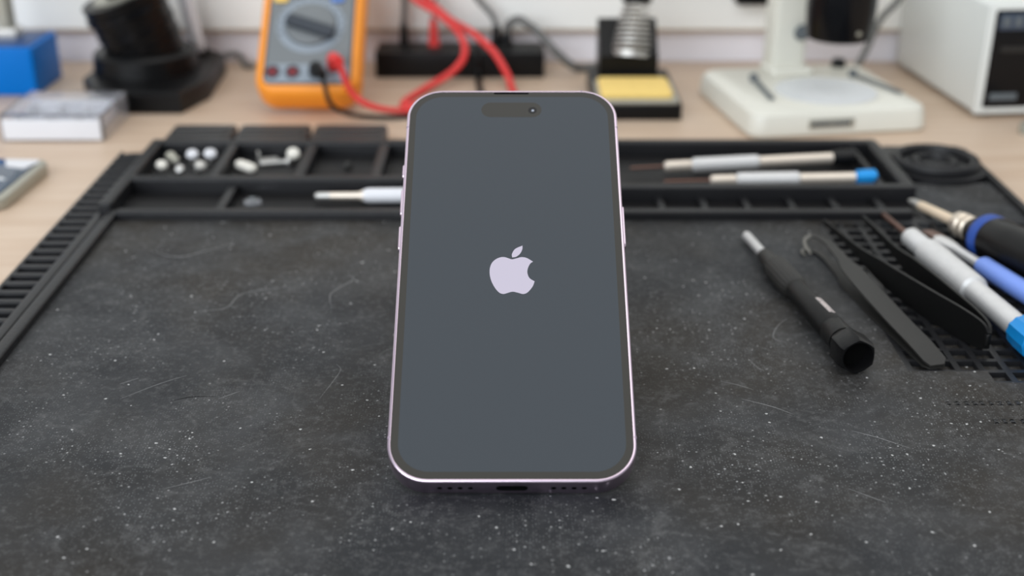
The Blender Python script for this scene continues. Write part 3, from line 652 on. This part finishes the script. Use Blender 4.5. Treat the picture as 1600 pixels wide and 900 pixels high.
# ------------------------------------------------------------------ bench power supply (right)
PU = (311.5, 745, 0)
pu = thing('power_supply', 'pale grey bench power supply with a black front panel', 'power supply', PU, (0, 0, R(0)))
ux = MB(); shear = lambda x, y: (x - 0.105 * (y - 686), y)
def ring_(x0, x1, y0, y1, z): return [(*shear(x0, y0), z), (*shear(x1, y0), z), (*shear(x1, y1), z), (*shear(x0, y1), z)]
pu.rotation_euler = (0, 0, R(5.6))
q = MB(); q.slab(0, 0, 110, 118, 2.5, 3, 64, 1.2, n=3).build('case', m_psu, pu)
MB().slab(0, -59.2, 111.5, 3, 1.2, 2.5, 64.5, .8, n=3).build('front_bezel', m_psu, pu)
fp = MB(Matrix.Translation((1, -60.6, 33.8)) @ Matrix.Rotation(R(90), 4, 'X')).slab(0, 0, 105, 55.5, 1.5, -.6, .25, .2, n=3).build('front_panel', m_glossk, pu)
def on_panel(cx, cz, wd, ht, d=.5): return MB(Matrix.Translation((cx, -60.8, cz)) @ Matrix.Rotation(R(90), 4, 'X')).slab(0, 0, wd, ht, .4, -.2, d, .1, n=2)
on_panel(-34, 55, 30, 9).build('display', m_lcdtext, fp)
for k_ in range(4): on_panel(-45 + 7 * k_, 55, 4.2, 5.5, .6).build('digit', m_ink, fp)
on_panel(-35, 39.5, 22, 3.2).build('panel_print', m_charcoal, fp)
on_panel(-40, 12.5, 16, 4).build('panel_print', m_ink, fp)
for x, m in ((-5, m_black), (18, m_black)): MB(Matrix.Translation((x, -61, 38)) @ Matrix.Rotation(R(90), 4, 'X')).lathe([(-.5, 7.5), (9, 7), (10, 6), (10, 0)], 28, knurl=.05).build('knob', m, fp)
for x, m in ((0, m_black), (20, m_red)): MB(Matrix.Translation((x, -61, 14)) @ Matrix.Rotation(R(90), 4, 'X')).lathe([(-.5, 5), (6, 5), (8, 3.6), (8, 0)], 20).build('terminal', m, fp)
for x in (-45, 45):
    for y in (-50, 48): MB().lathe([(0, 5), (3.2, 5.6)], 16, c=(x, y, 0)).build('foot', m_matte, pu)
o = thing('metal_disc', 'small round grey metal disc at right edge beside the power supply', 'disc', (284.5, 652, 0))
MB().lathe([(0, 6.2), (4, 6.2), (5.5, 5.2), (6, 4)], 24).build('shell', m_champ, o); MB().lathe([(5.6, 4.2), (6.4, 3.8), (6.4, 0)], 24).build('button', m_ink, o)

# ------------------------------------------------------------------ left-hand equipment
bb = thing('blue_base', 'bright blue enamelled box with steel post at left', 'tool base', (-330, 748, 0))
MB().slab(-331, 749, 90, 46, 2, 0, 29, 1.2, n=3).build('body', m_blue, bb, (-330, 748, 0))
MB().slab(-331, 749, 84, 40, 2, 28.6, 29.6, .3, n=3).build('top_plate', m_bluedk, bb, (-330, 748, 0))
MB().slab(-308, 752, 15, 12, 2, 29.3, 36, 1).build('clamp_foot', m_steel, bb, (-330, 748, 0))
MB().tube([(-308, 752, 35), (-308, 752, 110)], 5.4, 20, smooth=False).build('post', m_champ, bb, (-330, 748, 0))

LS_ = (-220, 735, 0)
lt = thing('equipment_stand', 'tilted black drum on a stepped black base beside the multimeter', 'stand', LS_)
oct_ = [(-220, 689), (-190, 689), (-181, 720), (-184, 782), (-200, 800), (-238, 800), (-254, 780), (-256, 722), (-243, 697)]
q = MB(); cx_, cy_ = -219, 742
q.loft([[(cx_ + (x - cx_) * f, cy_ + (y - cy_) * f, z) for x, y in oct_] for f, z in ((1, 0), (1, 11), (.97, 12.5))]).build('lower_base', m_black, lt, LS_)
MB().lathe([(12, 31), (12.4, 31.5), (22.5, 30.5), (24.5, 28.5), (24.5, 0)], 40, c=(-224, 746, 0)).build('upper_base', m_black, lt, LS_)
dax = Vector((-.30, -.14, 1)).normalized(); d0 = Vector((-222, 744, 24))
MB().tube([d0 - dax * 4, d0 + dax * 1, d0 + dax * 14, d0 + dax * 30, d0 + dax * 36], lambda t: 22 + 2.5 * t, 40, smooth=False).build('drum', m_black, lt, LS_)
MB().tube([d0 + dax * 26, d0 + dax * 29], 25.2, 40, smooth=False).build('drum_ring', m_glossk, lt, LS_)
for t_ in (6, 15): MB().tube([d0 + dax * t_, d0 + dax * (t_ + 1.6)], 23.4 + t_ * .04, 40, smooth=False).build('drum_ring', m_glossk, lt, LS_)
MB().tube([d0 + dax * 35.8, d0 + dax * 37.2], 17, 36, smooth=False).build('lens', m_champ, lt, LS_)
MB().tube([d0 + dax * 34, d0 + dax * 62], 9, 24, smooth=False).build('arm', m_black, lt, LS_)
rod = thing('white_rod', 'white rod leaning behind the tilted black drum', 'rod', (-199, 785, 12.4))
MB().tube([(-198.5, 782, 12.6), (-199.8, 778, 21), (-204, 777, 48), (-210, 776, 85)], lambda t: 3.6 + 1.6 * t, 16).build('shaft', m_white, rod, (-199, 785, 12.4))
MB().lathe([(12.6, 5.5), (15.5, 5.0), (17.5, 4.2)], 20, c=(-198.8, 781.5, 0)).build('holder', m_black, rod, (-199, 785, 12.4))
cable('lamp_cable', 'dark cord curving away from the stepped black base', [(-190, 795, 6), (-186, 800, 7), (-181, 803, 6.5), (-177, 800, 4), (-174, 793, 2), (-168, 790, 2)], 1.9, m_greyk, 'cord')

CB = (-246, 661, 0)
cbx = thing('parts_case', 'clear plastic parts case with a white tray inside', 'case', CB)
def shell(x0, x1, y0, y1, z0, z1, t):
    b = MB(); b.box(x0, x1, y0, y0 + t, z0, z1); b.box(x0, x1, y1 - t, y1, z0, z1); b.box(x0, x0 + t, y0 + t, y1 - t, z0, z1); b.box(x1 - t, x1, y0 + t, y1 - t, z0, z1); return b
shell(-274, -219.5, 638, 685, 0, 13.5, 1).build('clear_walls', m_clear, cbx, CB)
MB().box(-274, -219.5, 638, 685, 13.5, 14.6, .5).build('clear_lid', m_clear, cbx, CB)
b = shell(-272, -226, 640, 683, .4, 9, 1.2); b.box(-272, -226, 640, 683, .2, 1.4); b.box(-256, -255, 641, 682, 1, 8.5); b.box(-241, -240, 641, 682, 1, 8.5); b.box(-271, -227, 661, 662, 1, 8.5); b.build('inner_tray', m_white, cbx, CB)
MB().box(-273, -220.5, 636.9, 638, 1, 12, .3).build('front_label', m_white, cbx, CB)
for x, y in ((-250, 651), (-236, 652), (-247, 672)):
    p = thing('spring_clip', {-250: 'dark clip in the front middle cell of the clear case', -236: 'dark clip in the front right cell of the clear case', -247: 'dark clip in the rear cell of the clear case'}[x], 'clip', (x, y, 1.5), group='clips in the clear case')
    MB().slab(0, 0, 8, 4, 1, 0, 4.5, .6).build('clip_body', m_ink, p); MB().slab(0, 0, 3, 5, 1, 4, 6, .6).build('clip_lever', m_charcoal, p)

OP = (-270, 560, 0)
op = thing('old_phone', 'scuffed older phone with champagne edges at left of mat', 'phone', OP)
q = MB(Matrix.Translation((-270, 562, 0)) @ Matrix.Rotation(R(-3), 4, 'Z'))
q.slab(0, 0, 76, 58, 7, 0, 6.4, 1.6, n=6).build('frame', m_champ, op, OP)
q = MB(Matrix.Translation((-270, 562, 0)) @ Matrix.Rotation(R(-3), 4, 'Z')); q.slab(-1, 0, 70, 53, 5, 6.2, 6.9, .2, n=6).build('cracked_screen', m_glassy, op, OP)
q = MB(Matrix.Translation((-270, 562, 0)) @ Matrix.Rotation(R(-3), 4, 'Z')); q.prism([(16, 25.5), (33, 25.5), (34.5, 22), (31, 12), (21, 15)], 6.7, 7.15); q.build('white_corner', m_white, op, OP)  # white patch over the rear right corner of the screen
for k_ in range(7):
    q = MB(Matrix.Translation((-270, 562, 0)) @ Matrix.Rotation(R(-3), 4, 'Z')); x_, y_ = random.uniform(0, 24), random.uniform(-22, -4); q.prism([(x_, y_), (x_ + random.uniform(3, 7), y_ + random.uniform(-1, 2)), (x_ + random.uniform(2, 5), y_ + random.uniform(3, 6))], 6.85, 7.0 + .02 * k_); q.build('glass_shard', m_frost if k_ % 2 else m_meter, op, OP)
